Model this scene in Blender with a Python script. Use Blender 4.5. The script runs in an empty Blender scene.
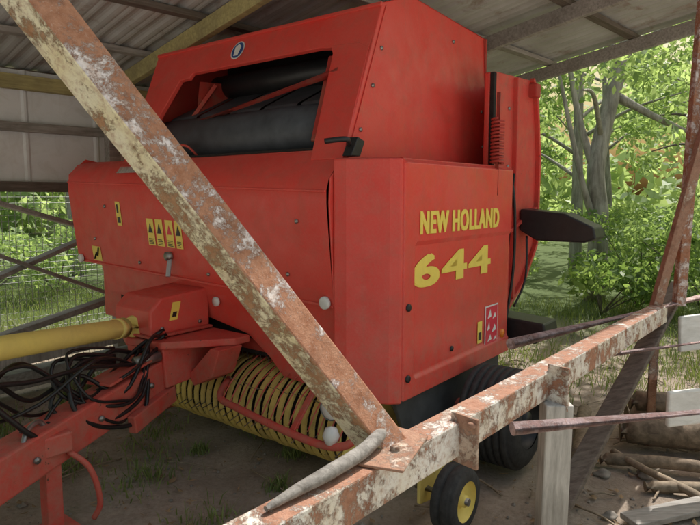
import bpy, bmesh, math, random
import numpy as np
from mathutils import Vector, Matrix, Quaternion
random.seed(7); rng=np.random.default_rng(7)
SC=bpy.context.scene; COL=SC.collection

# ------------------------------------------------------------------ materials
def newmat(name):
    m=bpy.data.materials.new(name); m.use_nodes=True
    nt=m.node_tree; nt.nodes.clear()
    out=nt.nodes.new('ShaderNodeOutputMaterial'); b=nt.nodes.new('ShaderNodeBsdfPrincipled')
    nt.links.new(b.outputs[0],out.inputs[0])
    return m,nt,b,out
def N(nt,t,**k):
    n=nt.nodes.new(t)
    for a,v in k.items(): setattr(n,a,v)
    return n
def noise(nt,vec,scale,detail=6,rough=.6,dist=0):
    n=N(nt,'ShaderNodeTexNoise'); n.inputs['Scale'].default_value=scale; n.inputs['Detail'].default_value=detail
    n.inputs['Roughness'].default_value=rough; n.inputs['Distortion'].default_value=dist
    nt.links.new(vec,n.inputs['Vector']); return n.outputs[0]
def ramp(nt,fac,p0,p1,c0=(0,0,0,1),c1=(1,1,1,1)):
    r=N(nt,'ShaderNodeValToRGB'); e=r.color_ramp.elements
    e[0].position=p0; e[1].position=p1; e[0].color=c0; e[1].color=c1
    nt.links.new(fac,r.inputs[0]); return r.outputs[0]
def mix(nt,fac,a,b,mode='MIX'):
    m=N(nt,'ShaderNodeMix',data_type='RGBA',blend_type=mode)
    for s,v in ((m.inputs[0],fac),(m.inputs[6],a),(m.inputs[7],b)):
        if isinstance(v,(int,float)): s.default_value=v
        elif isinstance(v,tuple): s.default_value=v if len(v)==4 else (*v,1)
        else: nt.links.new(v,s)
    return m.outputs[2]
def bump(nt,b,h,strength,dist=.01):
    n=N(nt,'ShaderNodeBump'); n.inputs['Strength'].default_value=strength; n.inputs['Distance'].default_value=dist
    nt.links.new(h,n.inputs['Height']); nt.links.new(n.outputs[0],b.inputs['Normal']); return n
def coords(nt,scale=None):
    t=N(nt,'ShaderNodeTexCoord'); v=t.outputs['Object']
    if scale:
        mp=N(nt,'ShaderNodeMapping'); mp.inputs['Scale'].default_value=scale; nt.links.new(v,mp.inputs[0]); v=mp.outputs[0]
    return v

def paint(name,base,fade,dirt=(.22,.15,.10),rough=.35,dirt_amt=.5,chips=.0,rust=(.12,.05,.03),wave=.25,streak=True,lowdirt=0):
    m,nt,b,o=newmat(name); v=coords(nt)
    c=mix(nt,ramp(nt,noise(nt,v,1.7,5),.35,.75),base,fade)
    d=noise(nt,v,6,9,.7,.6)
    dm=ramp(nt,d,.48,.78,(0,0,0,1),(dirt_amt,)*3+(1,))
    c=mix(nt,dm,c,dirt)
    if streak:
        vs=coords(nt,(22,22,1.2)); st=ramp(nt,noise(nt,vs,1,4,.6),.58,.8,(0,0,0,1),(.28*dirt_amt*2,)*3+(1,))
        c=mix(nt,st,c,dirt)
    if lowdirt>0:
        sp=N(nt,'ShaderNodeSeparateXYZ'); nt.links.new(v,sp.inputs[0])
        mr=N(nt,'ShaderNodeMapRange'); mr.inputs[1].default_value=1.15; mr.inputs[2].default_value=.45; mr.inputs[3].default_value=0; mr.inputs[4].default_value=lowdirt
        nt.links.new(sp.outputs['Z'],mr.inputs[0])
        mu=N(nt,'ShaderNodeMath',operation='MULTIPLY'); nt.links.new(mr.outputs[0],mu.inputs[0]); nt.links.new(ramp(nt,noise(nt,v,14,8,.75,.5),.35,.65),mu.inputs[1])
        c=mix(nt,mu.outputs[0],c,(.36,.24,.18))
        sc=ramp(nt,noise(nt,coords(nt,(5,5,60)),1.3,6,.8),.66,.71,(0,0,0,1),(.35,.35,.35,1)); c=mix(nt,sc,c,(.66,.28,.25))
        # fine dust film
        du=ramp(nt,noise(nt,v,85,8,.8),.45,.75,(0,0,0,1),(.13,.13,.13,1)); c=mix(nt,du,c,(.55,.38,.30))
        # rusty chips, sparse
        ch2=ramp(nt,noise(nt,v,19,10,.8),.715,.725); c=mix(nt,ch2,c,(.20,.07,.04))
    if chips>0:
        ch=ramp(nt,noise(nt,v,26,8,.72),.70-chips,.72-chips)
        c=mix(nt,ch,c,rust)
    nt.links.new(c,b.inputs['Base Color'])
    r=ramp(nt,noise(nt,v,9,6),.3,.7,(rough,)*3+(1,),(min(1,rough+.3),)*3+(1,))
    nt.links.new(r,b.inputs['Roughness'])
    b.inputs['Specular IOR Level'].default_value=.5
    w=noise(nt,v,2.6,2,.4); f=noise(nt,v,60,3)
    mm=N(nt,'ShaderNodeMath',operation='MULTIPLY_ADD'); mm.inputs[1].default_value=.03; nt.links.new(f,mm.inputs[0]); nt.links.new(w,mm.inputs[2])
    bump(nt,b,mm.outputs[0],wave,.05)
    return m
def plain(name,c,rough=.6,var=.25,metal=0,bs=.2,scale=20):
    m,nt,b,o=newmat(name); v=coords(nt); n=noise(nt,v,scale,6)
    dark=tuple(x*(1-var) for x in c); lite=tuple(min(1,x*(1+var)) for x in c)
    nt.links.new(mix(nt,ramp(nt,n,.3,.7),dark,lite),b.inputs['Base Color'])
    b.inputs['Roughness'].default_value=rough; b.inputs['Metallic'].default_value=metal
    bump(nt,b,n,bs,.01); return m
def peeling(name,pcol,pcol2,thr,r1=(.20,.075,.045),r2=(.33,.16,.11)):
    m,nt,b,o=newmat(name); v=coords(nt)
    p=mix(nt,ramp(nt,noise(nt,v,7,5),.4,.65),pcol,pcol2)
    p=mix(nt,ramp(nt,noise(nt,v,45,6,.75),.46,.70,(0,0,0,1),(.8,.8,.8,1)),p,(.40,.22,.14))
    r=mix(nt,ramp(nt,noise(nt,v,38,8,.75),.35,.65),r1,r2)
    r=mix(nt,ramp(nt,noise(nt,v,9,4),.55,.7,(0,0,0,1),(.6,.6,.6,1)),r,(.13,.055,.03))
    r=mix(nt,ramp(nt,noise(nt,v,120,5,.7),.58,.66,(0,0,0,1),(.4,.4,.4,1)),r,(.55,.42,.36))
    n1=noise(nt,v,7.5,15,.83,.2)
    msk=ramp(nt,n1,thr,thr+.05)
    nt.links.new(mix(nt,msk,p,r),b.inputs['Base Color'])
    nt.links.new(ramp(nt,msk,0,1,(.5,.5,.5,1),(.9,.9,.9,1)),b.inputs['Roughness'])
    inv=N(nt,'ShaderNodeMath',operation='MULTIPLY_ADD'); inv.inputs[1].default_value=-.5
    nt.links.new(msk,inv.inputs[0]); nt.links.new(noise(nt,v,90,5,.7),inv.inputs[2])
    bump(nt,b,inv.outputs[0],.8,.004); return m
def wood(name,c1,c2,axis_scale=(3,30,30),rough=.85):
    m,nt,b,o=newmat(name); v=coords(nt,axis_scale); n=noise(nt,v,1.5,8,.65,.4)
    c=mix(nt,ramp(nt,n,.35,.65),c1,c2)
    v2=coords(nt); c=mix(nt,ramp(nt,noise(nt,v2,3,5),.45,.75,(0,0,0,1),(.5,.5,.5,1)),c,(.10,.085,.065))
    nt.links.new(c,b.inputs['Base Color']); b.inputs['Roughness'].default_value=rough
    bump(nt,b,n,.6,.006); return m

RED=paint('red_paint',(.76,.048,.036),(.72,.090,.070),dirt_amt=.3,chips=.0,rough=.28,lowdirt=.42,wave=.4)
RED2=paint('red_paint_worn',(.66,.045,.035),(.62,.085,.06),dirt_amt=.55,chips=.06,rough=.45,lowdirt=.45)
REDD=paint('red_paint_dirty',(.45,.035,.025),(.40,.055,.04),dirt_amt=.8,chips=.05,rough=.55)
YEL=paint('yellow_paint',(.86,.68,.17),(.80,.64,.22),dirt_amt=.22,chips=.02,rough=.5,streak=False)
YELB=paint('yellow_bands',(.82,.62,.16),(.64,.48,.16),dirt_amt=.6,chips=.07,rough=.55,streak=False)
DECY=plain('decal_yellow',(.92,.72,.14),.4,.05,bs=.02)
DECW=plain('decal_white',(.8,.8,.78),.4,.1,bs=.02)
DECR=plain('decal_red',(.72,.03,.07),.4,.1,bs=.02)
DECB=plain('decal_blue',(.02,.08,.28),.3,.1,bs=.02)
DECK=plain('decal_black',(.015,.015,.015),.4,.1,bs=.02)
BLK=plain('black_plastic',(.018,.018,.02),.45,.3,bs=.1)
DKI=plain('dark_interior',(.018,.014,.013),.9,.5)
SKIRT=plain('grey_skirt',(.06,.066,.075),.6,.3,scale=8)
RUB=plain('rubber',(.036,.036,.038),.8,.4,bs=.4,scale=30)
BELT=plain('belt_rubber',(.060,.066,.080),.5,.3,scale=10)
STEEL=plain('steel',(.32,.31,.30),.4,.4,metal=.8)
GREYP=plain('grey_plastic',(.40,.41,.43),.4,.2)
WHITEP=plain('white_lens',(.78,.78,.77),.25,.08)
ORANGE=plain('orange_lens',(.85,.25,.02),.25,.08)
PEEL=peeling('peeling_white_rust',(.82,.79,.74),(.76,.69,.56),.49,(.28,.12,.065),(.45,.235,.15))
PEELT=peeling('peeling_top_rust',(.80,.73,.68),(.74,.66,.56),.44,(.30,.135,.08),(.47,.26,.18))
PEELY=peeling('peeling_pink_rust',(.76,.70,.71),(.72,.63,.58),.44,(.30,.12,.06),(.46,.235,.145))
PEELC=peeling('peeling_cream',(.82,.76,.56),(.78,.68,.42),.50,(.31,.15,.07),(.46,.26,.14))
RUSTP=peeling('rusty_post_paint',(.62,.50,.42),(.56,.42,.30),.44,(.30,.15,.10),(.42,.25,.17))
PINK=peeling('rusty_pink_pipe',(.64,.49,.50),(.52,.37,.37),.50,(.38,.22,.20),(.50,.34,.33))
WDG=wood('grey_wood',(.24,.22,.20),(.42,.39,.36))
WDW=wood('whitewashed_wood',(.34,.32,.29),(.60,.57,.53),(25,25,3))
WDWB=wood('white_board_paint',(.66,.65,.62),(.82,.81,.79),(6,6,20))
WDD=wood('dark_wood',(.09,.07,.055),(.19,.155,.13))
WDY=wood('yellowed_wood',(.34,.29,.12),(.52,.45,.20))
BARK=wood('bark',(.22,.20,.17),(.46,.43,.38),(12,12,2))
BARKD=wood('bark_dark',(.10,.085,.07),(.23,.20,.165),(12,12,2))
LOGM=wood('log_bark',(.13,.095,.065),(.32,.24,.17),(14,14,14))
STICK=wood('branch_wood',(.17,.155,.14),(.36,.335,.31),(30,30,30))
STICKB=wood('brown_stick',(.20,.15,.10),(.36,.28,.20),(20,20,20))
STONE=plain('stone',(.24,.21,.18),.9,.4,bs=.6,scale=9)
WIRE=plain('fence_wire',(.30,.30,.30),.5,.2,metal=.6)
HOSE=plain('hose_rubber',(.012,.012,.013),.4,.3,bs=.05)
WALLM=paint('wall_sheet_paint',(.84,.85,.86),(.74,.76,.79),dirt=(.42,.38,.32),dirt_amt=.4,rough=.55)
DRYL=plain('dry_leaf',(.26,.17,.09),.9,.5,scale=3)

def roofmat():
    m,nt,b,o=newmat('roof_sheet'); v=coords(nt)
    c=mix(nt,ramp(nt,noise(nt,v,1.3,6,.6),.4,.65),(.50,.50,.49),(.36,.35,.33))
    c=mix(nt,ramp(nt,noise(nt,v,4,9,.7,.5),.54,.70,(0,0,0,1),(.8,.8,.8,1)),c,(.24,.15,.10))
    nt.links.new(c,b.inputs['Base Color']); b.inputs['Roughness'].default_value=.6; b.inputs['Metallic'].default_value=.1
    bump(nt,b,noise(nt,v,30,5),.3,.004); return m
ROOF=roofmat()
def groundmat():
    m,nt,b,o=newmat('ground_dirt'); v=coords(nt)
    c=mix(nt,ramp(nt,noise(nt,v,2.2,8,.7),.35,.65),(.29,.225,.175),(.47,.385,.31))
    c=mix(nt,ramp(nt,noise(nt,v,40,6,.75),.45,.7,(0,0,0,1),(.6,.6,.6,1)),c,(.19,.145,.105))
    g=noise(nt,v,.9,7,.7)
    c=mix(nt,ramp(nt,g,.58,.68,(0,0,0,1),(.5,.5,.5,1)),c,(.09,.13,.04))
    sp=N(nt,'ShaderNodeSeparateXYZ'); nt.links.new(v,sp.inputs[0])
    far=N(nt,'ShaderNodeMapRange'); far.inputs[1].default_value=5.5; far.inputs[2].default_value=8
    nt.links.new(sp.outputs['Y'],far.inputs[0])
    c=mix(nt,far.outputs[0],c,(.085,.12,.035))
    bounce_zone=N(nt,'ShaderNodeMapRange'); bounce_zone.inputs[1].default_value=1.3; bounce_zone.inputs[2].default_value=.3  # unseen pale gravel behind the camera, added to bounce light onto the baler
    nt.links.new(sp.outputs['Y'],bounce_zone.inputs[0])
    c=mix(nt,bounce_zone.outputs[0],c,mix(nt,ramp(nt,noise(nt,v,30,8,.8),.35,.65),(.46,.43,.39),(.62,.59,.54)))
    nt.links.new(c,b.inputs['Base Color']); b.inputs['Roughness'].default_value=.95
    bump(nt,b,noise(nt,v,28,10,.75),.9,.02); return m
GROUND=groundmat()
def leafmat(name,c1,c2,trans=.45):
    m,nt,b,o=newmat(name)
    at=N(nt,'ShaderNodeAttribute',attribute_name='rnd')
    c=mix(nt,at.outputs['Fac'],c1,c2)
    nt.links.new(c,b.inputs['Base Color']); b.inputs['Roughness'].default_value=.5
    if trans>0:
        tr=N(nt,'ShaderNodeBsdfTranslucent')
        c3=mix(nt,1.0,c,(1.9,1.9,1.2),'MULTIPLY'); nt.links.new(c3,tr.inputs[0])
        ms=N(nt,'ShaderNodeMixShader'); ms.inputs[0].default_value=trans
        nt.links.new(b.outputs[0],ms.inputs[1]); nt.links.new(tr.outputs[0],ms.inputs[2]); nt.links.new(ms.outputs[0],o.inputs[0])
    return m
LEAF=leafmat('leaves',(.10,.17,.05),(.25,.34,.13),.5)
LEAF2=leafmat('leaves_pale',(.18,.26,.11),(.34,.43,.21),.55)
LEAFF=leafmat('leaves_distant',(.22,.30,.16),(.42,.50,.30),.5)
GRASS=leafmat('grass_blades',(.10,.15,.04),(.27,.31,.12),.3)

# ------------------------------------------------------------------ helpers
def empty(name,loc=(0,0,0),rz=0):
    e=bpy.data.objects.new(name,None); COL.objects.link(e); e.location=loc; e.rotation_euler=(0,0,rz); e.empty_display_size=.2; return e
class Ctx:
    def __init__(s,parent=None,off=(0,0,0)): s.p=parent; s.o=Vector(off)
def add(name,verts,faces,mat,ctx,bevel=0,smooth=False,seg=2):
    me=bpy.data.meshes.new(name)
    o=ctx.o
    me.from_pydata([tuple(Vector(v)-o) for v in verts],[],faces)
    bm=bmesh.new(); bm.from_mesh(me); bmesh.ops.recalc_face_normals(bm,faces=bm.faces); bm.to_mesh(me); bm.free()
    me.materials.append(mat); ob=bpy.data.objects.new(name,me); COL.objects.link(ob)
    if ctx.p: ob.parent=ctx.p
    if smooth:
        for f in me.polygons: f.use_smooth=len(f.vertices)<=4
    if bevel>0:
        md=ob.modifiers.new('b','BEVEL'); md.width=bevel; md.segments=seg; md.limit_method='ANGLE'; md.angle_limit=.6
    return ob
BF=[(0,1,2,3),(4,7,6,5),(0,4,5,1),(1,5,6,2),(2,6,7,3),(3,7,4,0)]
def box(name,x0,x1,y0,y1,z0,z1,mat,ctx,bevel=.004):
    v=[(x0,y0,z0),(x1,y0,z0),(x1,y1,z0),(x0,y1,z0),(x0,y0,z1),(x1,y0,z1),(x1,y1,z1),(x0,y1,z1)]
    return add(name,v,BF,mat,ctx,bevel)
def prism(name,poly,axis,a0,a1,mat,ctx,bevel=.004):
    n=len(poly); V=[]
    for a in (a0,a1):
        for p in poly:
            if axis=='x': V.append((a,p[0],p[1]))
            elif axis=='y': V.append((p[0],a,p[1]))
            else: V.append((p[0],p[1],a))
    F=[tuple(range(n)),tuple(range(2*n-1,n-1,-1))]+[(i,(i+1)%n,n+(i+1)%n,n+i) for i in range(n)]
    return add(name,V,F,mat,ctx,bevel)
def frame_from(d,roll=0):
    d=Vector(d).normalized(); up=Vector((0,0,1)) if abs(d.z)<.95 else Vector((0,1,0))
    s=d.cross(up).normalized(); t=s.cross(d).normalized()
    if roll:
        q=Quaternion(d,roll); s=q@s; t=q@t
    return s,t
def beam(name,p0,p1,w,h,mat,ctx,bevel=.006,roll=0,sub=0,jit=0,face_mat=None):
    p0=Vector(p0);p1=Vector(p1); s,t=frame_from(p1-p0,roll)
    V=[];F=[];n=max(1,sub)
    for i in range(n+1):
        c=p0.lerp(p1,i/n)+ (s*random.uniform(-jit,jit)+t*random.uniform(-jit,jit) if jit else Vector())
        for a,b in ((-1,-1),(1,-1),(1,1),(-1,1)): V.append(tuple(c+s*(a*w/2)+t*(b*h/2)))
    for i in range(n):
        k=4*i
        for j in range(4): F.append((k+j,k+(j+1)%4,k+4+(j+1)%4,k+4+j))
    F.append((0,1,2,3));F.append((4*n,4*n+3,4*n+2,4*n+1))
    ob=add(name,V,F,mat,ctx,bevel)
    if face_mat:
        d,m2=face_mat; ob.data.materials.append(m2); d=Vector(d)
        for f in ob.data.polygons:
            if f.normal.dot(d)>.6: f.material_index=1
    return ob
def smoothpath(pts,n=6):
    P=[Vector(p) for p in pts]; 
    if len(P)<3: return P
    out=[]
    for i in range(len(P)-1):
        a=P[max(i-1,0)];b=P[i];c=P[i+1];d=P[min(i+2,len(P)-1)]
        for k in range(n):
            t=k/n
            out.append(.5*((2*b)+(c-a)*t+(2*a-5*b+4*c-d)*t*t+(3*b-a-3*c+d)*t**3))
    out.append(P[-1]); return out
def tubegeo(P,R,seg=12):
    V=[];F=[];n=len(P); prev=None
    for i,p in enumerate(P):
        d=(P[min(i+1,n-1)]-P[max(i-1,0)]).normalized()
        if prev is None: s,t=frame_from(d)
        else:
            s=(prev-d*prev.dot(d)).normalized(); t=d.cross(s)
        prev=s
        r=R[i] if hasattr(R,'__len__') else R
        for k in range(seg):
            a=2*math.pi*k/seg; V.append(tuple(p+s*(math.cos(a)*r)+t*(math.sin(a)*r)))
    for i in range(n-1):
        for k in range(seg): F.append((i*seg+k,i*seg+(k+1)%seg,(i+1)*seg+(k+1)%seg,(i+1)*seg+k))
    F.append(tuple(range(seg)));F.append(tuple(range(n*seg-1,(n-1)*seg-1,-1)))
    return V,F
def tube(name,pts,r,mat,ctx,seg=12,sm=True,n=6):
    P=smoothpath(pts,n) if sm else [Vector(p) for p in pts]
    if hasattr(r,'__len__'):
        R=list(np.interp(np.linspace(0,1,len(P)),np.linspace(0,1,len(r)),r))
    else: R=r
    V,F=tubegeo(P,R,seg); return add(name,V,F,mat,ctx,0,True)
def lathe_x(name,prof,cx,cy,cz,mat,ctx,seg=48,axis='x'):
    V=[];F=[];n=len(prof)
    for k in range(seg):
        a=2*math.pi*k/seg; ca,sa=math.cos(a),math.sin(a)
        for (o,r) in prof:
            if axis=='x': V.append((cx+o,cy+ca*r,cz+sa*r))
            elif axis=='y': V.append((cx+ca*r,cy+o,cz+sa*r))
            else: V.append((cx+ca*r,cy+sa*r,cz+o))
    for k in range(seg):
        for i in range(n-1): F.append((k*n+i,k*n+i+1,((k+1)%seg)*n+i+1,((k+1)%seg)*n+i))
    return add(name,V,F,mat,ctx,0,True)

# ------------------------------------------------------------------ baler
ct,st=math.cos(math.radians(38)),math.sin(math.radians(38))
def BW(x,y,z=0): return (x*ct+y*st,-x*st+y*ct,z)
OB=(-3.3,3.3,0)
BAL=empty('round_hay_baler',BW(OB[0],OB[1]),math.radians(-38)); C=Ctx(BAL,OB)

prism('shield_corner',[(-1.975,2.385),(-1.90,2.40),(-1.70,2.50),(-1.655,2.54),(-1.655,2.56),(-1.975,2.62)],'z',.515,1.785,RED,C,.012)
ys=[2.556,2.562,2.66,2.685,3.90,3.92]; zs=[.53,.62,.64,1.335,1.36,1.765,1.79]
V=[];F=[]
for j,z in enumerate(zs):
    for i,y in enumerate(ys):
        x=-1.65
        if i>=3 and 2<=j<=3: x=-1.664
        if j==6: x=-1.69
        if i==0: x=-1.662
        if i==5: x=-1.675
        V.append((x,y,z))
for j in range(len(zs)-1):
    for i in range(len(ys)-1):
        a=j*len(ys)+i; F.append((a,a+1,a+1+len(ys),a+len(ys)))
side=add('side_door_panel',V,F,RED,C,.006)
box('side_shield_back',-1.97,-1.69,2.60,3.90,.56,1.76,REDD,C)
box('side_panel_bottom_lip',-1.70,-1.653,2.57,3.915,.524,.534,RED,C,.002)
prism('shield_top',[(-1.975,2.40),(-1.68,2.56),(-1.68,3.91),(-2.02,3.91)],'z',1.772,1.79,RED2,C)
prism('lower_skirt',[(2.58,.52),(3.90,.52),(3.88,.22),(3.2,.14),(2.7,.24)],'x',-1.74,-1.715,SKIRT,C)
box('skirt_lip',-1.735,-1.69,2.6,3.88,.500,.522,SKIRT,C)

def text(name,s,y0,y1,z0,z1,x,mat,bold=.012,by=.006,bz=.003):
    cu=bpy.data.curves.new(name,'FONT'); cu.body=s; cu.extrude=.004; cu.offset=bold; cu.space_character=1.12
    ob=bpy.data.objects.new(name,cu); COL.objects.link(ob); bpy.context.view_layer.update()
    me=bpy.data.meshes.new_from_object(ob.evaluated_get(bpy.context.evaluated_depsgraph_get()))
    COL.objects.unlink(ob); bpy.data.objects.remove(ob)
    co=[v.co.copy() for v in me.vertices]; fc=[tuple(p.vertices) for p in me.polygons]
    mx=[min(c.x for c in co),max(c.x for c in co)]; my=[min(c.y for c in co),max(c.y for c in co)]
    V=[];F=[]
    for k,(dy,dz) in enumerate([(0,0),(-by,-bz),(by,bz),(-by,bz),(by,-bz),(by*.5,0),(-by*.5,0)]):
        b0=len(V)
        for c in co:
            yy=y0+by+(c.x-mx[0])/(mx[1]-mx[0])*(y1-y0-2*by)+dy; zz=z0+bz+(c.y-my[0])/(my[1]-my[0])*(z1-z0-2*bz)+dz
            V.append((x+c.z*.25+k*.0003,yy,zz))
        F+=[tuple(b0+q for q in f) for f in fc]
    return add(name,V,F,mat,C)
text('lettering_name','NEW HOLLAND',2.705,3.685,1.393,1.518,-1.647,DECY,.008,.0065,.003)
text('lettering_number','644',2.655,3.60,1.105,1.285,-1.661,DECY,.006,.015,.006)

def plate_side(name,y0,y1,z0,z1,mat,x=-1.662): return box(name,x,x+.0025,y0,y1,z0,z1,mat,C,0)
plate_side('warning_sticker',3.44,3.50,.66,.80,DECY)
plate_side('warning_sticker_mark',3.452,3.488,.68,.73,DECK,-1.6595)
plate_side('safety_sticker_white',3.545,3.735,.62,.885,DECW)
plate_side('safety_sticker_red',3.555,3.725,.63,.875,DECR,-1.6595)
for i,(a,b,c2,d) in enumerate([(3.575,3.63,.80,.86),(3.65,3.70,.79,.83),(3.57,3.61,.72,.78),(3.64,3.71,.70,.75),(3.58,3.64,.645,.69),(3.665,3.71,.64,.67)]):
    prism('safety_sticker_pictogram_%d'%i,[(a,c2),(b,c2+.01),((a+b)/2+.01,d)],'x',-1.6572,-1.6562,DECW,C,0)
lathe_x('side_marker_lamp',[(0,.03),(.02,.03),(.025,.0)],-1.675,3.82,.66,ORANGE,C,20)
for z in (1.02,.64):
    lathe_x('door_latch',[(0,.02),(.012,.02),(.016,.012),(.016,0)],-1.652,2.60,z,BLK,C,16)
lathe_x('door_latch',[(0,.016),(.008,.016),(.011,0)],-1.663,3.10,.70,BLK,C,16)

prof=[(2.50,1.845),(2.43,1.80),(2.365,1.73),(2.345,1.67),(2.345,1.60),(2.36,1.45),(2.385,1.22),(2.405,1.08),(2.412,1.055),(2.44,1.05)]
def fy(z):
    zz=[p[1] for p in prof][::-1]; yy=[p[0] for p in prof][::-1]; return float(np.interp(z,zz,yy))
xs=np.linspace(-4.60,-1.985,14); V=[];F=[]
for i,x in enumerate(xs):
    tt=(x+4.6)/2.615
    for (y,z) in prof:
        zz=z+(.035*(1-tt)-.045*tt)*(1 if z<1.84 else .3)
        V.append((x,y,zz))
n=len(prof)
for i in range(len(xs)-1):
    for j in range(n-1): F.append((i*n+j,i*n+j+1,(i+1)*n+j+1,(i+1)*n+j))
fl=add('front_flap',V,F,RED,C,0,True)
def fz(x,z): 
    tt=(x+4.6)/2.615; return z+(.035*(1-tt)-.045*tt)
beam('flap_crease',(-4.6,2.343,fz(-4.6,1.665)),(-1.99,2.343,fz(-1.99,1.665)),.012,.012,RED,C,.003)
beam('flap_lower_hem',(-4.6,2.410,fz(-4.6,1.058)),(-1.99,2.410,fz(-1.99,1.058)),.014,.016,RED,C,.004)
prism('flap_end_left',[(2.50,1.88),(2.36,1.76),(2.35,1.62),(2.41,1.10),(2.6,1.10),(2.62,1.86)],'x',-4.615,-4.603,RED,C)
prism('flap_end_right',[(2.46,1.775),(2.37,1.69),(2.36,1.56),(2.40,1.02),(2.46,1.02)],'x',-1.988,-1.978,RED,C)
def fst(name,x0,x1,z0,z1,mat,lift=.0):
    v=[]
    for z in (z0,z1):
        for x in (x0,x1): v.append((x,fy(z)-lift-.003,fz(x,z)))
    return add(name,[v[0],v[1],v[3],v[2]],[(0,1,2,3)],mat,C)
fst('sticker_a',-3.96,-3.90,1.37,1.54,DECY); fst('sticker_a_mark',-3.948,-3.912,1.39,1.43,DECK,.002); fst('sticker_a_mark2',-3.945,-3.925,1.46,1.52,DECK,.002)
for i,(a,b) in enumerate([(-3.60,-3.52),(-3.50,-3.42),(-3.39,-3.31),(-3.29,-3.22)]):
    fst('sticker_b%d'%i,a,b,1.26+.0*i,1.44,DECY)
    for q in range(4): fst('sticker_b%d_line%d'%(i,q),a+.012,b-.012-random.uniform(0,.02),1.268+q*.011,1.273+q*.011,DECK,.002)
    zc=1.375; xc=(a+b)/2; vv=[]
    for (dx,dz) in ((-.026,-.03),(.026,-.03),(0,.035)): vv.append((xc+dx,fy(zc+dz)-.005,fz(xc,zc+dz)))
    add('sticker_b%d_sign'%i,vv,[(0,1,2)],DECK if i!=2 else DECR,C)
fst('sticker_c',-4.37,-4.25,1.08,1.19,DECY); 
v=[]
for k,(x,z) in enumerate([(-4.35,1.09),(-4.31,1.14),(-4.30,1.12),(-4.27,1.18)]): v.append((x,fy(z)-.008,fz(x,z)))
tube('sticker_c_mark',v,.006,DECK,C,6,sm=False)
for x in (-4.55,-2.04):
    lathe_x('round_reflector',[(0,.035),(-.014,.035),(-.018,.028),(-.018,0)],x,fy(1.1)-.003,fz(x,1.075),WHITEP,C,20,'y')
for x,z in [(-4.1,1.5),(-2.9,1.56),(-2.5,1.12),(-3.75,1.12),(-3.0,1.12),(-2.2,1.5),(-4.3,1.25),(-2.3,1.2)]:
    lathe_x('bolt_head',[(0,.012),(-.007,.012),(-.01,.006),(-.01,0)],x,fy(z)-.002,fz(x,z),STEEL,C,8,'y')
beam('flap_latch',(-3.36,2.37,1.18),(-3.33,2.33,1.07),.03,.02,GREYP,C); lathe_x('flap_latch_boss',[(0,.03),(-.03,.03),(-.03,0)],-3.37,2.38,1.2,STEEL,C,14,'y')

V=[(-4.36,2.44,1.12),(-4.30,2.47,.86),(-3.10,2.49,.80),(-2.76,2.50,.74),(-2.58,2.51,.62),(-2.46,2.50,.525),(-1.985,2.46,.515),(-1.985,2.415,1.06)]
V2=[(x,y+.02,z) for x,y,z in V]; k=len(V)
add('front_apron',V+V2,[tuple(range(k)),tuple(range(2*k-1,k-1,-1))]+[(i,(i+1)%k,k+(i+1)%k,k+i) for i in range(k)],RED,C,.005)
lathe_x('apron_reflector',[(0,.03),(-.014,.03),(-.014,0)],-2.98,2.44,.93,WHITEP,C,18,'y')
box('top_deck',-4.6,-1.99,2.51,2.95,1.80,1.845,RED2,C)
V=[];F=[]
for i in range(60):
    x=-3.95+i*.0075; V+= [(x,2.40,1.80),(x+.004,2.40,1.80),(x+.006,2.365,1.755),(x-.002,2.365,1.755)]; F.append((4*i,4*i+1,4*i+2,4*i+3))
add('twine_brush',V,F,WDW,C)
box('chamber_body',-4.5,-2.02,2.95,4.3,.42,1.79,REDD,C,.01)
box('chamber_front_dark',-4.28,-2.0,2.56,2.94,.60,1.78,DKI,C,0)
box('left_side_shield',-4.68,-4.30,2.64,3.95,.60,1.8,RED,C,.02)
box('belly_frame',-4.4,-2.0,2.65,3.4,.40,.55,REDD,C)

# ---- upper housing
poly=[(2.46,1.79),(2.885,2.68),(3.2,2.79),(4.2,2.735),(4.2,1.79)]
def hx(y,z,right=True):
    if right: return -1.97-.05*(z-1.79)/.9
    return -4.02-.12*(z-1.79)/.9
for nm,r in (('housing_side_right',True),('housing_side_left',False)):
    V=[(hx(y,z,r),y,z) for y,z in poly]+[(hx(y,z,r)+(-.015 if r else .015),y,z) for y,z in poly]; k=5
    add(nm,V,[tuple(range(k)),tuple(range(2*k-1,k-1,-1))]+[(i,(i+1)%k,k+(i+1)%k,k+i) for i in range(k)],RED,C,.006)
def fp(x,t):
    return (x,2.455+.43*t,1.79+.89*t)
def frontpoly(name,pts,mat,th=.03,lift=0):
    nrm=Vector((0,.89,-.43)).normalized()
    A=[Vector(fp(*p))-nrm*lift for p in pts]; Bk=[a+nrm*th for a in A]; k=len(A)
    return add(name,A+Bk,[tuple(range(k)),tuple(range(2*k-1,k-1,-1))]+[(i,(i+1)%k,k+(i+1)%k,k+i) for i in range(k)],mat,C,.005)
frontpoly('housing_header',[(-4.14,1.0),(-2.02,1.0),(-2.02,.70),(-2.40,.76),(-3.60,.76),(-3.62,.72),(-4.10,.70)],RED)
frontpoly('housing_cheek_right',[(-2.02,.70),(-1.965,.0),(-2.19,.0),(-2.28,.70),(-2.32,.762),(-2.1,.745)],RED,.034,.001)
frontpoly('housing_cheek_left',[(-4.10,.70),(-3.72,.72),(-3.80,.45),(-3.86,.0),(-4.03,.0)],RED,.034,.001)
frontpoly('housing_header_fold',[(-4.14,1.0),(-2.02,1.0),(-2.02,.975),(-4.14,.975)],RED,.02,.012)
add('housing_roof',[(-4.14,2.885,2.68),(-2.02,2.885,2.68),(-2.025,3.2,2.79),(-2.02,4.2,2.735),(-4.14,4.2,2.735),(-4.15,3.2,2.79)],[(0,1,2,5),(5,2,3,4)],RED,C)
box('housing_back',-4.12,-2.0,4.17,4.19,1.79,2.73,REDD,C)
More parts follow.
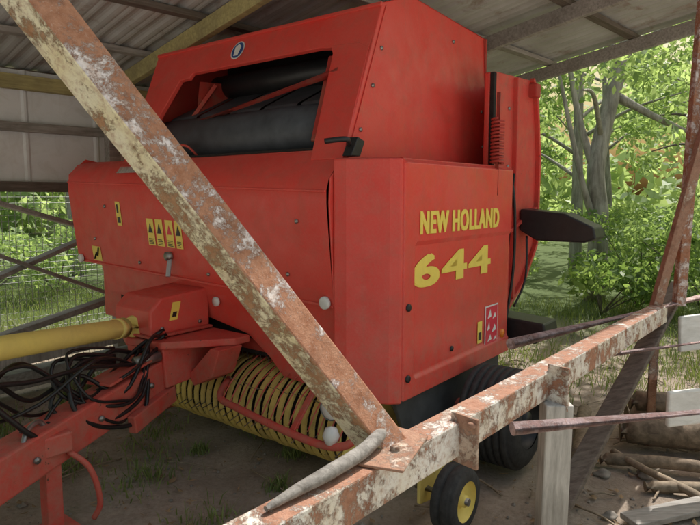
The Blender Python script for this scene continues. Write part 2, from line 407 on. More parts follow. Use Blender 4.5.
box('interior_wall',-4.0,-2.03,3.45,3.5,1.85,2.7,DKI,C,0)
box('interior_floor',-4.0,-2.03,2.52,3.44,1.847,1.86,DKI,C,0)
lathe_x('belt_roller',[(0,0),(0,.17),(1.62,.17),(1.62,0)],-3.86,2.80,1.98,BELT,C,40)
for i in range(5):
    x=-3.84+i*.325
    add('belt_%d'%i,[(x,2.64,2.02),(x+.29,2.64,2.02),(x+.29,2.78,2.165),(x,2.78,2.165),(x,3.3,2.42),(x+.29,3.3,2.42)],[(0,1,2,3),(3,2,5,4)],BELT,C)
lathe_x('upper_roller',[(0,0),(0,.09),(1.5,.09),(1.5,0)],-3.75,3.15,2.42,BLK,C,30)
tube('cross_tube',[(-4.05,2.72,2.02),(-2.2,2.72,2.30)],.022,REDD,C,sm=False)
add('inner_bracket',[(-3.62,2.78,1.9),(-3.62,3.2,1.9),(-3.62,3.3,2.45),(-3.62,2.86,2.42)],[(0,1,2,3)],REDD,C)
beam('inner_arm',(-3.75,2.70,1.95),(-3.55,2.95,2.40),.05,.03,REDD,C)
tube('inner_handle',[(-3.55,2.62,1.87),(-3.52,2.56,1.93),(-3.40,2.56,1.93),(-3.37,2.62,1.87)],.008,RED2,C)
beam('cheek_plate',(-2.24,2.56,1.9),(-2.34,2.84,2.42),.06,.02,REDD,C)
def ring(rx,rt,lift):
    nrm=Vector((0,.89,-.43)).normalized(); L=[]
    for k in range(28):
        a=2*math.pi*k/28; L.append(tuple(Vector(fp(-3.17+rx*math.cos(a),.875+rt*math.sin(a)))-nrm*lift))
    return L
add('badge_white',ring(.062,.072,.004),[tuple(range(28))],DECW,C); add('badge_blue',ring(.054,.062,.006),[tuple(range(28))],DECB,C)
nrm=Vector((0,.89,-.43)).normalized()
add('badge_leaf',[tuple(Vector(fp(*p))-nrm*.008) for p in [(-3.19,.83),(-3.15,.83),(-3.14,.90),(-3.17,.925),(-3.20,.90)]],[(0,1,2,3,4)],DECW,C)
prism('housing_latch',[(2.44,1.80),(2.50,1.90),(2.56,1.88),(2.52,1.80)],'x',-1.96,-1.90,BLK,C)
tube('housing_latch_handle',[(-1.93,2.46,1.86),(-1.90,2.40,1.88),(-1.99,2.34,1.87)],.014,BLK,C)
for y,z in [(2.62,1.95),(2.85,2.42),(3.7,2.62),(4.1,2.2),(4.1,1.95),(2.75,2.2)]:
    lathe_x('housing_bolt',[(0,.012),(.008,.012),(.01,0)],hx(y,z)+.001,y,z,STEEL,C,8)
beam('housing_side_fold',(hx(0,1.8)+.004,2.50,1.80),(hx(0,2.67)+.004,2.915,2.665),.006,.012,RED,C,.002)

# ---- tailgate
tp=[(3.74,2.40),(3.84,2.42),(4.44,2.45),(4.52,2.38),(4.62,1.9),(4.62,1.22),(4.38,.95),(3.98,.72),(3.74,.70)]
prism('tailgate_side_right',tp,'x',-1.80,-1.76,RED2,C,.01)
prism('tailgate_side_left',tp,'x',-4.55,-4.51,RED2,C,.01)
prism('tailgate_shell',[(4.21,2.40),(4.42,2.43),(4.50,2.36),(4.60,1.9),(4.60,1.22),(4.36,.97),(4.21,.9)],'x',-4.51,-1.80,REDD,C,0)
for i in range(2,8):
    a,b=tp[i],tp[(i+1)%9]
    beam('tailgate_rim_%d'%i,(-1.745,a[0]-.02,a[1]),(-1.745,b[0]-.02,b[1]),.035,.03,RED2,C,.004)
beam('tailgate_stiffener',(-1.75,4.16,.85),(-1.75,4.14,2.42),.05,.03,RED2,C,.006)
beam('tailgate_stiffener_low',(-1.75,3.80,1.25),(-1.75,4.58,1.5),.04,.025,RED2,C,.006)
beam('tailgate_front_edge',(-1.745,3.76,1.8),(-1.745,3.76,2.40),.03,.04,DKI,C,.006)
box('tailgate_top_box',-1.78,-1.70,4.40,4.49,2.32,2.42,REDD,C,.01)
for z in (1.0,1.4,1.8,2.2):
    lathe_x('tailgate_bolt',[(0,.013),(.008,.013),(.01,0)],-1.759,4.05,z,STEEL,C,8)
P=[]
for i in range(180):
    a=i*.45; P.append(Vector((-1.66+.038*math.cos(a),3.66+.038*math.sin(a),1.80+i*.0016)))
V,F=tubegeo(P,.008,6); add('gate_spring',V,F,REDD,C,0,True)
tube('gate_spring_rod',[(-1.66,3.66,1.6),(-1.66,3.66,2.25)],.012,REDD,C,sm=False)
tube('lift_cylinder',[(-1.72,3.95,1.1),(-1.70,3.98,1.75)],.03,BLK,C,sm=False)
prism('rear_lamp_bracket',[(-1.75,1.50),(-1.42,1.47),(-1.22,1.38),(-1.20,1.30),(-1.28,1.27),(-1.62,1.27),(-1.75,1.34)],'y',4.28,4.50,BLK,C,.012)
prism('rear_fender_black',[(-1.80,.74),(-1.44,.72),(-1.42,.62),(-1.5,.57),(-1.80,.58)],'y',4.0,4.25,BLK,C,.012)
tube('rear_cable',[(-1.70,4.3,1.3),(-1.66,4.2,1.0),(-1.70,4.1,.8)],.008,BLK,C)
tube('rear_hose',[(-1.70,3.98,1.75),(-1.66,3.97,1.5),(-1.67,4.0,1.1),(-1.70,3.96,.7)],.01,BLK,C)

# ---- wheels
def ribtire(name,x0,x1,cy,r,mat=RUB,nr=5,rim=.55,rimmat=YEL):
    w=x1-x0; pr=[(0,r*rim),(.0,r*.72),(w*.04,r*.9)]
    for i in range(nr):
        a=w*(.07+.86*i/nr); b=w*(.07+.86*(i+.72)/nr); c=w*(.07+.86*(i+1)/nr)
        pr+=[(a,r*.985),(a+.004,r),(b-.004,r),(b,r*.985),(b+.003,r*.93),(c-.003,r*.93)]
    pr+=[(w*.96,r*.9),(w,r*.72),(w,r*rim)]
    o=lathe_x(name,pr,x0,cy,r,mat,C,64)
    lathe_x(name+'_rim',[(w*.98,r*rim*1.02),(w*.8,r*rim*.95),(w*.7,r*rim*.5),(w*.78,r*.18),(w*.95,r*.18),(w*.95,0)],x0,cy,r,rimmat,C,40)
    lathe_x(name+'_rim_back',[(w*.02,r*rim*1.02),(w*.2,r*rim*.95),(w*.3,0)],x0,cy,r,rimmat,C,40)
ribtire('main_wheel_right',-1.60,-1.24,3.30,.29,nr=7,rimmat=BLK)
ribtire('main_wheel_left',-4.95,-4.62,3.30,.29,nr=7)
tube('axle',[(-4.6,3.30,.29),(-1.5,3.30,.29)],.05,REDD,C,sm=False)
ribtire('pickup_gauge_wheel',-1.34,-1.22,2.46,.16,nr=2,rim=.6,rimmat=YEL)
prism('pickup_end_plate',[(2.45,.42),(2.75,.46),(2.9,.25),(2.7,.05),(2.42,.06),(2.34,.2)],'x',-1.90,-1.885,YEL,C)
prism('gauge_wheel_plate',[(2.40,.10),(2.40,.34),(2.62,.40),(2.72,.2),(2.6,.06)],'x',-1.46,-1.44,YEL,C)
beam('gauge_wheel_arm',(-1.88,2.7,.32),(-1.44,2.55,.26),.06,.04,YEL,C)
tube('gauge_wheel_axle',[(-1.5,2.46,.16),(-1.21,2.46,.16)],.018,STEEL,C,sm=False)

# ---- pickup
cy,cz,R=2.64,.31,.255
V=[];F=[]
nb=27; 
for i in range(nb):
    x=-3.62+i*.0635+random.uniform(-.003,.003); w=.040
    k0=len(V); na=16; ro=random.uniform(-.006,.004)
    for j in range(na+1):
        a=math.radians(75+j*(205/na))
        rr=R*(1+.04*math.sin(a*2))+ro
        for dx,dr in ((0,-.010),(0.004,.0),(w-.004,.0),(w,-.010)):
            V.append((x+dx,cy+math.cos(a)*(rr+dr),cz+math.sin(a)*(rr+dr)*.95))
    for j in range(na):
        for q in range(3):
            F.append((k0+4*j+q,k0+4*j+q+1,k0+4*j+5+q,k0+4*j+4+q))
add('pickup_bands',V,F,YELB,C)
lathe_x('pickup_core',[(0,0),(0,.20),(1.7,.20),(1.7,0)],-3.62,cy+.02,cz,DKI,C,24)
V=[];F=[]
for i in range(nb):
    for j in range(3):
        a=math.radians(100+j*44+random.uniform(-4,4)); x=-3.567+i*.0635
        p=[Vector((x,cy+math.cos(a)*.16,cz+math.sin(a)*.16)),Vector((x,cy+math.cos(a)*.32,cz+math.sin(a)*.32-.02))]
        v,f=tubegeo(p,.0035,5); k=len(V); V+=v; F+=[tuple(q+k for q in ff) for ff in f]
add('pickup_tines',V,F,STEEL,C)
lathe_x('auger_tube',[(0,0),(0,.07),(1.7,.07),(1.7,0)],-3.62,2.62,.66,REDD,C,20)
prism('pickup_end_left',[(2.45,.46),(2.8,.5),(2.9,.25),(2.7,.05),(2.42,.06),(2.34,.2)],'x',-3.66,-3.64,RED2,C)
tube('windguard_pipe',[(-2.85,2.42,.46),(-2.80,2.30,.385),(-2.60,2.27,.36),(-2.0,2.24,.325),(-1.78,2.26,.36),(-1.75,2.32,.46)],.021,RED2,C)
beam('windguard_arm',(-2.16,2.25,.33),(-2.10,2.44,.62),.045,.014,RED2,C,.003)
V=[];F=[]
for i in range(14):
    x=-2.75+i*.07
    v,f=tubegeo(smoothpath([(x,2.26,.36),(x,2.38,.50),(x,2.6,.60)],4),.004,5); k=len(V); V+=v; F+=[tuple(q+k for q in ff) for ff in f]
add('windguard_tines',V,F,RED2,C,0,True)
lathe_x('work_lamp_shell',[(.06,0),(.05,.04),(0,.062),(-.015,.062)],-1.93,2.31,.50,GREYP,C,24,'y')
lathe_x('work_lamp_glass',[(-.012,.056),(-.03,.035),(-.035,0)],-1.93,2.31,.50,WHITEP,C,24,'y')
lathe_x('plastic_float',[(-.05,0),(-.04,.03),(0,.045),(.04,.03),(.05,0)],-1.88,2.25,.385,WHITEP,C,16,'z')

# ---- hitch
prism('gearbox_cover',[(2.02,.76),(2.02,.91),(2.10,.985),(2.46,1.01),(2.46,.76)],'x',-3.46,-3.08,RED,C,.014)
box('gearbox_cover_flange',-3.49,-3.05,2.0,2.46,.752,.768,RED2,C)
prism('gearbox_base',[(-3.56,2.48),(-3.50,2.08),(-3.25,1.96),(-2.98,2.02),(-2.72,2.36),(-2.72,2.48)],'z',.70,.745,RED2,C,.008)
prism('drawbar_root',[(2.05,.46),(2.03,.70),(2.48,.705),(2.6,.50)],'x',-3.36,-2.98,RED2,C,.01)
prism('drawbar_gusset',[(-3.0,.50),(-2.78,.70),(-2.70,.70),(-2.78,.52),(-2.95,.44)],'y',2.22,2.40,RED2,C,.006)
add('cover_sticker',[(-3.077,2.15,.84),(-3.077,2.21,.84),(-3.077,2.24,.95),(-3.077,2.18,.95)],[(0,1,2,3)],DECY,C)
add('cover_sticker_mark',[(-3.075,2.17,.86),(-3.075,2.20,.86),(-3.075,2.21,.89),(-3.075,2.18,.89)],[(0,1,2,3)],DECK,C)
for y,z in [(2.1,.80),(2.38,.80)]:
    lathe_x('cover_bolt',[(0,.012),(.008,.012),(.01,0)],-3.08,y,z,STEEL,C,8)
beam('drawbar',(-3.18,2.30,.56),(-2.62,.75,.38),.16,.20,RED2,C,.012)
beam('drawbar_step',(-3.02,2.12,.41),(-2.86,1.74,.36),.05,.10,RED2,C,.008)
beam('drawbar_plate',(-3.08,2.02,.665),(-2.93,1.60,.61),.16,.015,RED2,C,.004)
for t in (.25,.5,.75):
    p=Vector((-3.18,2.30,.56)).lerp(Vector((-2.62,.75,.38)),t)
    lathe_x('drawbar_bolt',[(0,.016),(.010,.016),(.013,0)],p.x+.085,p.y+.02,p.z,STEEL,C,8)
P0=Vector((-3.28,2.06,.80)); P1=Vector((-2.60,.70,.985))
tube('pto_shaft_guard',[tuple(P0.lerp(P1,t)) for t in np.linspace(0,1,9)],.055,YEL,C,28,sm=False)
tube('pto_guard_collar',[tuple(P0.lerp(P1,t)) for t in (.10,.125,.15)],.061,YEL,C,28,sm=False)
tube('pto_bell',[(-3.30,2.12,.795),(-3.27,2.06,.80),(-3.24,2.0,.807)],[.085,.08,.062],YEL,C,24)
beam('jack_outer',(-2.78,1.26,-.02),(-2.78,1.26,.46),.075,.075,RED2,C,.006)
box('jack_foot',-2.87,-2.69,1.16,1.36,-.0,.02,RED2,C)
box('jack_bracket',-2.86,-2.70,1.20,1.34,.40,.50,RED2,C,.01)
tube('jack_crank',[(-2.78,1.26,.5),(-2.78,1.22,.56),(-2.72,1.14,.55),(-2.68,1.10,.48)],.012,STEEL,C)
tube('jack_side_loop',[(-2.74,1.32,.40),(-2.68,1.40,.30),(-2.67,1.44,.12),(-2.70,1.42,.03)],.014,RED2,C)
for i in range(7):
    r=random.uniform; a=r(-.10,.08)
    tube('hose_%d'%i,[(-3.12+r(-.12,.1),2.10,.74+r(-.03,.06)),(-3.02+a,1.95,.66+r(-.06,.12)),(-2.94+a,1.72,.62+r(-.10,.20)),(-2.88+r(-.1,.1),1.50,.66+r(-.12,.18)),(-2.78+r(-.14,.06),1.22,.64+r(-.16,.18)),(-2.70,.95,.76+r(-.16,.10)),(-2.6,.7,.80+r(-.1,.05))],random.choice([.0115,.009,.013]),HOSE,C,8)
for i in range(5):
    r=random.uniform; a=.04*i
    tube('hose_loop_%d'%i,[(-3.05,1.98,.76),(-2.93+r(-.05,.05),1.85+r(-.04,.04),.56-a),(-2.85,1.62+r(-.1,.1),.52-a+r(-.05,.05)),(-2.84+r(-.05,.05),1.42+r(-.1,.1),.62-a/2),(-2.95,1.45+r(-.1,.1),.76+r(-.04,.06)),(-3.02,1.75,.70+r(-.05,.08))],random.choice([.008,.010,.012]),HOSE,C,8)
for i in range(2):
    r=random.uniform
    tube('hose_end_%d'%i,[(-2.90+r(-.05,.05),1.50-i*.12,.62),(-2.84,1.42-i*.12,.56),(-2.80,1.34-i*.12,.50+r(-.03,.03)),(-2.78,1.26-i*.12,.54)],.009,HOSE,C,8)
lathe_x('hydraulic_valve',[(0,0),(0,.03),(.16,.03),(.16,0)],-3.0,1.86,.66,STEEL,C,12,'y')

# ------------------------------------------------------------------ rusty frame in the foreground
FR=empty('rusty_steel_frame',(.9,2.4,0)); CF=Ctx(FR,(.9,2.4,0))
beam('main_rail',(-.42,.93,.865),(1.95,3.72,.865),.09,.11,PEEL,CF,.006,sub=10,jit=.0015,face_mat=((0,0,1),PEELT))
beam('diagonal_brace',(.13,1.60,.86),(-1.255,1.27,2.80),.092,.092,PEELY,CF,.006,roll=math.radians(38),sub=8,jit=.0012,face_mat=((-.75,-.3,-.55),PEELC))
prism('joint_plate',[(.02,1.44),(.13,1.40),(.22,1.62),(.12,1.70),(.03,1.62)],'z',.923,.931,RUSTP,CF,.003)
beam('bracket_plate',(.345,1.735,.79),(.345,1.735,.945),.012,.10,RUSTP,CF,.003,roll=.7)
beam('bracket_plate_far',(.80,2.24,.78),(.80,2.24,.95),.012,.09,PEEL,CF,.003,roll=.7)
for x,y in [(.36,1.705),(.815,2.215),(.12,1.52),(.09,1.60)]:
    lathe_x('frame_bolt',[(0,.014),(.010,.014),(.014,.006),(.014,0)],x,y,.931 if y<1.65 else .921,RUSTP,CF,6,'z')
beam('post_inclined',(1.90,3.70,.86),(2.42,3.74,3.1),.055,.055,RUSTP,CF,.004)
beam('post_upright',(2.10,3.78,.90),(2.16,3.80,3.1),.06,.06,PEELY,CF,.004)
tube('pipe_far',[(.76,2.78,.90),(2.7,4.25,.92)],.026,PINK,CF,16,sm=False)
tube('pipe_near',[(.50,1.78,.885),(1.9,2.05,.90)],.021,PINK,CF,16,sm=False)
tube('pipe_thin',[(1.22,2.92,.80),(2.4,3.3,.84)],.013,PINK,CF,sm=False)
tube('end_leg',[(1.93,3.72,.86),(1.93,3.72,0)],.03,RUSTP,CF,sm=False)
tube('near_leg',[(-.38,.98,.86),(-.38,.98,0)],.03,RUSTP,CF,sm=False)
W=Ctx()
def wobj(fn,name,center,*a,**k):
    c=Ctx(None,center); o=fn(name,*a,c,**k); o.location=center; return o
wobj(beam,'white_wooden_post',(.80,2.25,.4),(.80,2.27,-.02),(.80,2.25,.805),.105,.09,WDW,bevel=.006)
wobj(beam,'grey_plank',(1.5,3.3,.4),(.96,2.72,.04),(2.25,4.05,1.0),.11,.035,WDD,bevel=.004)
wobj(beam,'white_board_offcut',(1.05,2.9,.3),(1.08,2.95,.02),(1.10,3.1,.62),.10,.03,WDW,bevel=.004)
wobj(tube,'broken_branch',(0,1.4,.95),[(-.18,1.215,.934),(-.12,1.28,.942),(-.05,1.355,.948),(.03,1.46,.952),(.075,1.525,.967),(.09,1.545,.969)],[.007,.014,.018,.019,.018,.010],STICK)

# ------------------------------------------------------------------ shed
ra=math.atan2(.72,.70)
SH=empty('open_shed',(0,0,0),ra); S=Ctx(SH)
def zr(v): return 3.57-.148*v
V=[];F=[]
u0,u1,v0,v1=-3.2,6.65,1.35,5.95
nu=int((u1-u0)/.02); 
for i in range(nu+1):
    u=u0+(u1-u0)*i/nu
    ph=(u%.20)/.20
    h=.022*max(0,math.cos(ph*2*math.pi)) + (.006 if .45<ph<.55 else 0)
    for v in (v0,3.0,v1): V.append((u,v,zr(v)+h+(.02*math.sin(u*1.7) if v==v1 else 0)))
for i in range(nu):
    for j in range(2): F.append((3*i+j,3*i+3+j,3*i+4+j,3*i+1+j))
add('roof_sheets',V,F,ROOF,S)
for i,v in enumerate(np.arange(1.45,6.0,.88)):
    beam('purlin_%d'%i,(u0,v,zr(v)-.035),(u1-.05,v+.0,zr(v)-.035),.09,.045,WDD if i%2 else WDG,S,.004,sub=12,jit=.006)
for i,u in enumerate([-2.4,.2,2.6,5.0,6.5]):
    beam('rafter_%d'%i,(u,v0+.05,zr(v0)-.13),(u,v1-.05,zr(v1)-.13),.06,.13,WDY if i in (1,2) else WDG,S,.005)
box('wall_header',-3.2,6.6,5.66,5.74,2.50,2.62,WDY,S)
xsu=np.arange(-3.2,6.6,.02); V=[];F=[]
for i,u in enumerate(xsu):
    ph=(u%.62)/.62; d=.0+(.015 if ph<.05 else 0)+(.004*math.sin(u*9))
    V+=[(u,5.80-d,1.70+.02*math.sin(u*2)),(u,5.80-d,2.68)]
for i in range(len(xsu)-1): F.append((2*i,2*i+2,2*i+3,2*i+1))
add('wall_sheets',V,F,WALLM,S)
beam('wall_rail_mid',(-3.2,5.72,2.17),(6.6,5.72,2.19),.05,.08,WDG,S,sub=6,jit=.01)
beam('wall_rail_low',(-3.2,5.72,1.66),(6.6,5.72,1.68),.05,.09,WDD,S,sub=6,jit=.01)
for i,u in enumerate([-3.0,-.4,2.55,4.6,6.5]):
    beam('wall_post_%d'%i,(u,5.60,0),(u,5.60,2.6),.11,.11,WDG,S,sub=5,jit=.008)
FE=empty('wire_fence',(0,0,0),ra); CFn=Ctx(FE)
V=[];F=[]
def ln(a,b,r=.0025):
    v,f=tubegeo([Vector(a),Vector(b)],r,4); k=len(V); V.extend(v); F.extend([tuple(q+k for q in ff) for ff in f])
for z in np.arange(.1,1.65,.055): ln((0.0,5.9,z),(3.6,5.9+.02*math.sin(z*9),z))
for u in np.arange(0.0,3.6,.055): ln((u,5.9,0),(u+.01,5.9,1.65))
add('mesh_wires',V,F,WIRE,CFn)
def shp(u,v,z): return (u*.697-v*.717,u*.717+v*.697,z)
def leaning(name,a,b,w,h,mat):
    A=Vector(shp(*a));Bq=Vector(shp(*b)); c=(A+Bq)/2; return wobj(beam,name,tuple(c),tuple(A),tuple(Bq),w,h,mat,bevel=.004)
leaning('leaning_plank',(.9,5.5,1.75),(3.0,5.6,1.05),.14,.035,WDG)
leaning('leaning_plank',(1.0,5.45,.75),(2.6,5.55,1.35),.13,.035,WDG)
leaning('leaning_plank',(1.3,5.4,1.2),(2.8,5.5,.5),.10,.03,WDG)
leaning('leaning_plank',(.9,5.3,.35),(2.9,5.45,.75),.12,.05,WDG)
leaning('lumber_beam',(.6,5.2,.10),(3.0,5.3,.14),.16,.14,WDG)
leaning('lumber_beam',(.6,5.0,.3),(2.8,5.35,.32),.12,.10,WDW)

# ------------------------------------------------------------------ ground
def gh(x,y):
    return .018*math.sin(x*2.3+1)*math.sin(y*1.9)+.01*math.sin(x*7+y*5)
V=[];F=[]
g=np.concatenate([[-260,-120,-60,-30,-18],np.arange(-12,18.01,.15),[24,34,60,120,260]]); n=len(g)
for y in g:
    for x in g:
        V.append((x,y,(gh(x,y)-.02)+(random.uniform(-.006,.006) if abs(x)<8 and 0<y<9 else 0)))
for j in range(n-1):
    for i in range(n-1): F.append((j*n+i,j*n+i+1,(j+1)*n+i+1,(j+1)*n+i))
add('ground',V,F,GROUND,W,0,True)
def litter():
    V=[];F=[]
    for i in range(2600):
        x=random.uniform(-4,5);y=random.uniform(1.5,8);s=random.uniform(.004,.016)
        if random.random()<.06: s*=2
        a=random.uniform(0,6.28);z=gh(x,y)-.018
        k=len(V)
        for q in range(5):
            b=a+q*1.2566; rr=s*random.uniform(.7,1.2); V.append((x+math.cos(b)*rr,y+math.sin(b)*rr,z))
        V.append((x,y,z+s*random.uniform(.4,.9)))
        for q in range(5): F.append((k+q,k+(q+1)%5,k+5))
    return add('pebbles',V,F,STONE,W)
litter()
V=[];F=[]
for i in range(1800):
    x=random.uniform(-3.5,4.5);y=random.uniform(1.8,7);s=random.uniform(.012,.035);a=random.uniform(0,6.28);z=gh(x,y)-.008
    if random.random()<.5: w=.15
    else: w=.5
    k=len(V); ca,sa=math.cos(a)*s,math.sin(a)*s
    V+=[(x-ca,y-sa,z+random.uniform(0,.01)),(x+sa*w,y-ca*w,z),(x+ca,y+sa,z+random.uniform(0,.015)),(x-sa*w,y+ca*w,z+.004)]; F.append((k,k+1,k+2,k+3))
add('leaf_litter',V,F,DRYL,W)
V=[];F=[]
for i in range(150):
    x=random.uniform(.8,4) if i%3 else random.uniform(-3,1);y=random.uniform(2.2,6);L_=random.uniform(.08,.4);a=random.uniform(0,6.28);z=gh(x,y)-.008
    P=smoothpath([(x,y,z),(x+math.cos(a)*L_*.5+random.uniform(-.02,.02),y+math.sin(a)*L_*.5,z+.015),(x+math.cos(a)*L_,y+math.sin(a)*L_,z+.003)],3)
    v,f=tubegeo(P,random.uniform(.002,.007),5); k=len(V); V+=v; F+=[tuple(q+k for q in ff) for ff in f]
add('twigs',V,F,STICKB,W,0,True)
# ------------------------------------------------------------------ leaves / grass
def quads(name,cent,size,mat,elong=1.6,parent=None):
    n=len(cent); d1=rng.normal(size=(n,3)); 
    d1/=np.linalg.norm(d1,axis=1)[:,None]
    r=rng.normal(size=(n,3)); d2=np.cross(d1,r); d2/=np.linalg.norm(d2,axis=1)[:,None]
    d3=np.cross(d1,d2)
    s=size*rng.uniform(.5,1.3,n)[:,None]
    a=cent-d1*s*.5*elong; b=cent+d2*s*.36+d3*s*.12; c=cent+d1*s*.5*elong; d=cent-d2*s*.36+d3*s*.12
    co=np.stack([a,b,c,d],1).reshape(-1,3)
    me=bpy.data.meshes.new(name); me.vertices.add(4*n); me.vertices.foreach_set('co',co.ravel().astype(np.float32))
    me.loops.add(4*n); me.loops.foreach_set('vertex_index',np.arange(4*n,dtype=np.int32))
    me.polygons.add(n); me.polygons.foreach_set('loop_start',np.arange(0,4*n,4,dtype=np.int32)); 
    me.update(calc_edges=True); me.validate()
    at=me.attributes.new('rnd','FLOAT','FACE'); at.data.foreach_set('value',rng.uniform(0,1,n).astype(np.float32))
    me.materials.append(mat); ob=bpy.data.objects.new(name,me); COL.objects.link(ob)
    if parent: ob.parent=parent
    return ob
def cloud(centers,radii,per):
    L=[]
    for c,r,k in zip(centers,radii,per):
        p=rng.normal(size=(k,3)); p/=np.linalg.norm(p,axis=1)[:,None]; p*= (rng.uniform(0,1,k)**.45)[:,None]
        L.append(np.array(c)+p*np.array([r,r,r*.6]))
    return np.concatenate(L)
def tree(name,base,path,rad,nclump,spread,zc,nleaf,lsize,mat=LEAF,bark=BARK,limbs=()):
    e=empty(name,base); c=Ctx(e,(0,0,0))
    tube('trunk',path,rad,bark,c,12)
    ends=[]
    for i,l in enumerate(limbs):
        tube('limb_%d'%i,l,[.07,.045,.02],bark,c,8); ends.append(l[-1])
    for i in range(7):
        t=random.uniform(.45,1); P=smoothpath(path); p=P[int(t*(len(P)-1))]
        a=random.uniform(0,6.28); L=random.uniform(.6,1.0)*spread
        q=p+Vector((math.cos(a)*L*.5,math.sin(a)*L*.5,.5)); r=p+Vector((math.cos(a)*L,math.sin(a)*L,random.uniform(.3,1.2)))
        tube('branch_%d'%i,[p,q,r],[.045,.03,.012],bark,c,6); ends.append(tuple(r))
    cs=[]
    for i in range(nclump):
        if i<len(ends)*2: b=Vector(ends[i%len(ends)]); cs.append(tuple(b+Vector((random.gauss(0,.4),random.gauss(0,.4),random.gauss(0,.3)))))
        else:
            a=random.uniform(0,6.28); rr=spread*math.sqrt(random.random()); cs.append((path[-1][0]*.6+math.cos(a)*rr,path[-1][1]*.6+math.sin(a)*rr,random.uniform(*zc)))
    rd=[random.uniform(.35,.85) for _ in cs]
    quads('leaves',cloud(cs,rd,[int(nleaf/nclump)]*len(cs)),lsize,mat,parent=e)
tree('forked_tree',(3.75,9.1,0),[(0,0,-.1),(.02,0,1.2),(-.06,0,2.0),(.15,.1,3.0),(.55,.2,4.6),(.8,.3,7)],[.16,.14,.13,.12,.10,.05],26,2.6,(3.4,7),4000,.08,LEAF2,
  limbs=[[(-.06,0,1.9),(-.35,.1,2.9),(-.65,.2,4.6)],[(.0,0,1.1),(-.3,-.1,1.8),(-.75,-.2,3.4)],[(.2,.1,3.1),(.9,.0,2.7),(2.0,-.1,2.2)]])
spec=[(2.9,11.5),(6.4,10.2),(7.6,12.4),(4.9,13),(1.2,13.5),(6.9,16),(3.4,16),(9.5,10.5),(-1.5,13),(-5.5,12),(-8.5,10),(-3.6,14),(9.5,15)]
for i,(x,y) in enumerate(spec):
    h=random.uniform(5.5,8.5); l=random.uniform(-.8,.8)
    tree('woodland_tree',(x,y,0),[(0,0,-.1),(.1*l,0,1.5),(.4*l,.1,3.2),(l,.2,h)],[.10,.085,.07,.03] if i%3 else [.14,.12,.1,.04],20,2.3,(2.9,h+1),2100,.10,[LEAF,LEAF2,LEAF2][i%3],BARK if i%2 else BARKD)
for i in range(22):
    if i<15: x=random.uniform(3.0,9); y=random.uniform(8.2,12.5)
    else: x=random.uniform(-9,-3.9); y=random.uniform(8,12)
    if i<4: x,y=[(3.4,8.0),(4.7,7.4),(5.6,7.0),(4.2,8.6)][i]
    k=7; cs=[(random.gauss(0,.6),random.gauss(0,.5),random.uniform(.15,1.25)) for _ in range(k)]
    e=empty('shrub',(x,y,0)); c=Ctx(e)
    for j,q in enumerate(cs): tube('stem_%d'%j,[(0,0,0),(q[0]*.5,q[1]*.5,q[2]*.6),q],[.012,.008,.004],BARKD,c,5)
    quads('foliage',cloud(cs,[random.uniform(.25,.5) for _ in cs],[270]*k),.055 if i%2 else .075,[LEAF,LEAF2,LEAF2][i%3],parent=e)
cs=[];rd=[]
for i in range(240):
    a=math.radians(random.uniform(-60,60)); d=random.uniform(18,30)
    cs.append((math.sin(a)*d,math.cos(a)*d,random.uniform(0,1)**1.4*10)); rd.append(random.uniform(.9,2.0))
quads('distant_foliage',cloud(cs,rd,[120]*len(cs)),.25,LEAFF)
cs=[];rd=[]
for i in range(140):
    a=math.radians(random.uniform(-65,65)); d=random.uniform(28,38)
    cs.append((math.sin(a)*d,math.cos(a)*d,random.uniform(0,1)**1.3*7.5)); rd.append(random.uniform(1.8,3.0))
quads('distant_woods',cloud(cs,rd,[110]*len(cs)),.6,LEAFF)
def grass(name,n,fn,hmin,hmax):
    V=[];F=[]; 
    for _ in range(n):
        x,y=fn()
        h=random.uniform(hmin,hmax);a=random.uniform(0,6.28);w=random.uniform(.002,.005);l=random.uniform(.2,.9)*h
        z=gh(x,y)-.02; dx,dy=math.cos(a),math.sin(a); b=random.uniform(0,6.28)
        ex,ey=math.cos(b)*l,math.sin(b)*l
        k=len(V)
        V+=[(x-dx*w,y-dy*w,z),(x+dx*w,y+dy*w,z),(x+dx*w*.8+ex*.35,y+dy*w*.8+ey*.35,z+h*.6),(x-dx*w*.8+ex*.35,y-dy*w*.8+ey*.35,z+h*.6),(x+ex,y+ey,z+h*.9)]
        F+=[(k,k+1,k+2,k+3),(k+3,k+2,k+4)]
    me=bpy.data.meshes.new(name); me.from_pydata(V,[],F); at=me.attributes.new('rnd','FLOAT','FACE')
    vals=np.repeat(rng.uniform(0,1,n),2).astype(np.float32); at.data.foreach_set('value',vals)
    me.materials.append(GRASS); ob=bpy.data.objects.new(name,me); COL.objects.link(ob)
tuft=[(random.uniform(-2.6,-.2),random.uniform(2.3,5.2),random.uniform(.03,.14)) for _ in range(38)]
def f1():
    t=random.choice(tuft); return (random.gauss(t[0],t[2]),random.gauss(t[1],t[2]))
grass('grass',4200,f1,.02,.10)
t2=[(random.uniform(.6,7),random.uniform(4.6,9)) for _ in range(200)]
def f2():
    t=random.choice(t2); return (random.gauss(t[0],.2),random.gauss(t[1],.2))
grass('grass',13000,f2,.05,.20)
def f3(): return (random.uniform(-9,-3.3),random.uniform(5.2,10))
grass('grass',9000,f3,.08,.3)

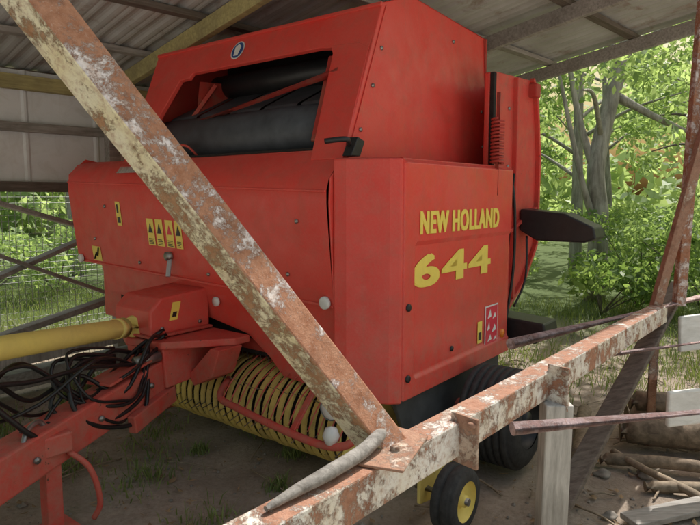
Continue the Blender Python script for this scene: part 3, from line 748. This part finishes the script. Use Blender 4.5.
def log(name,a,b,r,mat=BARK):
    A=Vector(a);Bq=Vector(b);c=(A+Bq)/2
    pts=[A,A.lerp(Bq,.35)+Vector((random.uniform(-.02,.02),0,.01)),A.lerp(Bq,.7)+Vector((0,random.uniform(-.02,.02),0)),Bq]
    return wobj(tube,name,tuple(c),[tuple(p) for p in pts],[r,r*1.05,r*.93,r*.97],mat)
log('fallen_log',(1.75,3.75,.10),(2.9,3.35,.10),.09,LOGM); log('fallen_log',(1.9,3.98,.09),(3.2,3.7,.10),.08,LOGM)
log('fallen_log',(1.85,3.85,.25),(3.0,3.55,.24),.065,LOGM); log('fallen_log',(1.35,3.4,.05),(1.7,4.2,.05),.05,LOGM)
log('fallen_log',(1.6,3.1,.03),(2.6,2.95,.04),.03,STICKB); log('fallen_log',(1.5,3.45,.03),(2.5,3.2,.04),.035,LOGM)
log('fallen_log',(1.9,2.75,.03),(1.6,3.5,.05),.022,STICKB)
def stone(c,s):
    bm=bmesh.new(); bmesh.ops.create_icosphere(bm,subdivisions=3,radius=1)
    sd=random.uniform(0,99)
    for v in bm.verts:
        p=v.co; k=1+.18*math.sin(p.x*3+sd)+.15*math.sin(p.y*4+sd*2)+.1*math.sin(p.z*6+sd)
        v.co=Vector((p.x*k*s,p.y*k*s*.8,p.z*k*s*.55))
    me=bpy.data.meshes.new('field_stone'); bm.to_mesh(me); bm.free(); me.materials.append(STONE)
    for f in me.polygons: f.use_smooth=True
    o=bpy.data.objects.new('field_stone',me); COL.objects.link(o); o.location=c
for c,s in [((1.45,3.3,.0),.05),((1.3,2.85,.0),.04),((1.7,3.3,.0),.05)]: stone(c,s)
wobj(beam,'white_board',(2.4,3.8,.6),(2.07,3.70,.73),(2.9,3.9,.78),.03,.23,WDWB,bevel=.01)
wobj(beam,'white_board',(2.1,3.2,.5),(1.64,3.0,.50),(2.6,3.2,.52),.03,.19,WDWB,bevel=.01)
wobj(beam,'grey_plank',(2.0,3.1,.1),(1.35,2.75,.03),(2.5,3.1,.06),.12,.03,WDG,bevel=.004)

# ------------------------------------------------------------------ light, sky, camera
el=math.radians(58); hd=Vector((.6,.8)).normalized()
sd=Vector((math.cos(el)*hd.x,math.cos(el)*hd.y,math.sin(el)))
L=bpy.data.lights.new('sun','SUN'); L.energy=5; L.angle=math.radians(.5); L.color=(1,.96,.90)
lo=bpy.data.objects.new('sun',L); COL.objects.link(lo); lo.rotation_euler=sd.to_track_quat('Z','Y').to_euler(); lo.location=(6,-4,12)
w=bpy.data.worlds.new('World'); SC.world=w; w.use_nodes=True; nt=w.node_tree
bg=nt.nodes['Background']; sky=nt.nodes.new('ShaderNodeTexSky'); sky.sky_type='NISHITA'; sky.sun_disc=False
sky.sun_elevation=el; sky.sun_rotation=math.atan2(hd.x,hd.y); sky.dust_density=6.0; sky.air_density=2.9; sky.ozone_density=2.5
nt.links.new(sky.outputs[0],bg.inputs[0]); bg.inputs[1].default_value=.15
cam=bpy.data.cameras.new('camera'); co=bpy.data.objects.new('camera',cam); COL.objects.link(co)
cam.sensor_width=36; cam.lens=36*600/700; cam.clip_end=600; cam.clip_start=.05
co.location=(0,0,1.6); co.rotation_euler=(math.radians(90-6.4),0,0); SC.camera=co
SC.view_settings.view_transform='Standard'; SC.view_settings.look='None'; SC.view_settings.exposure=0
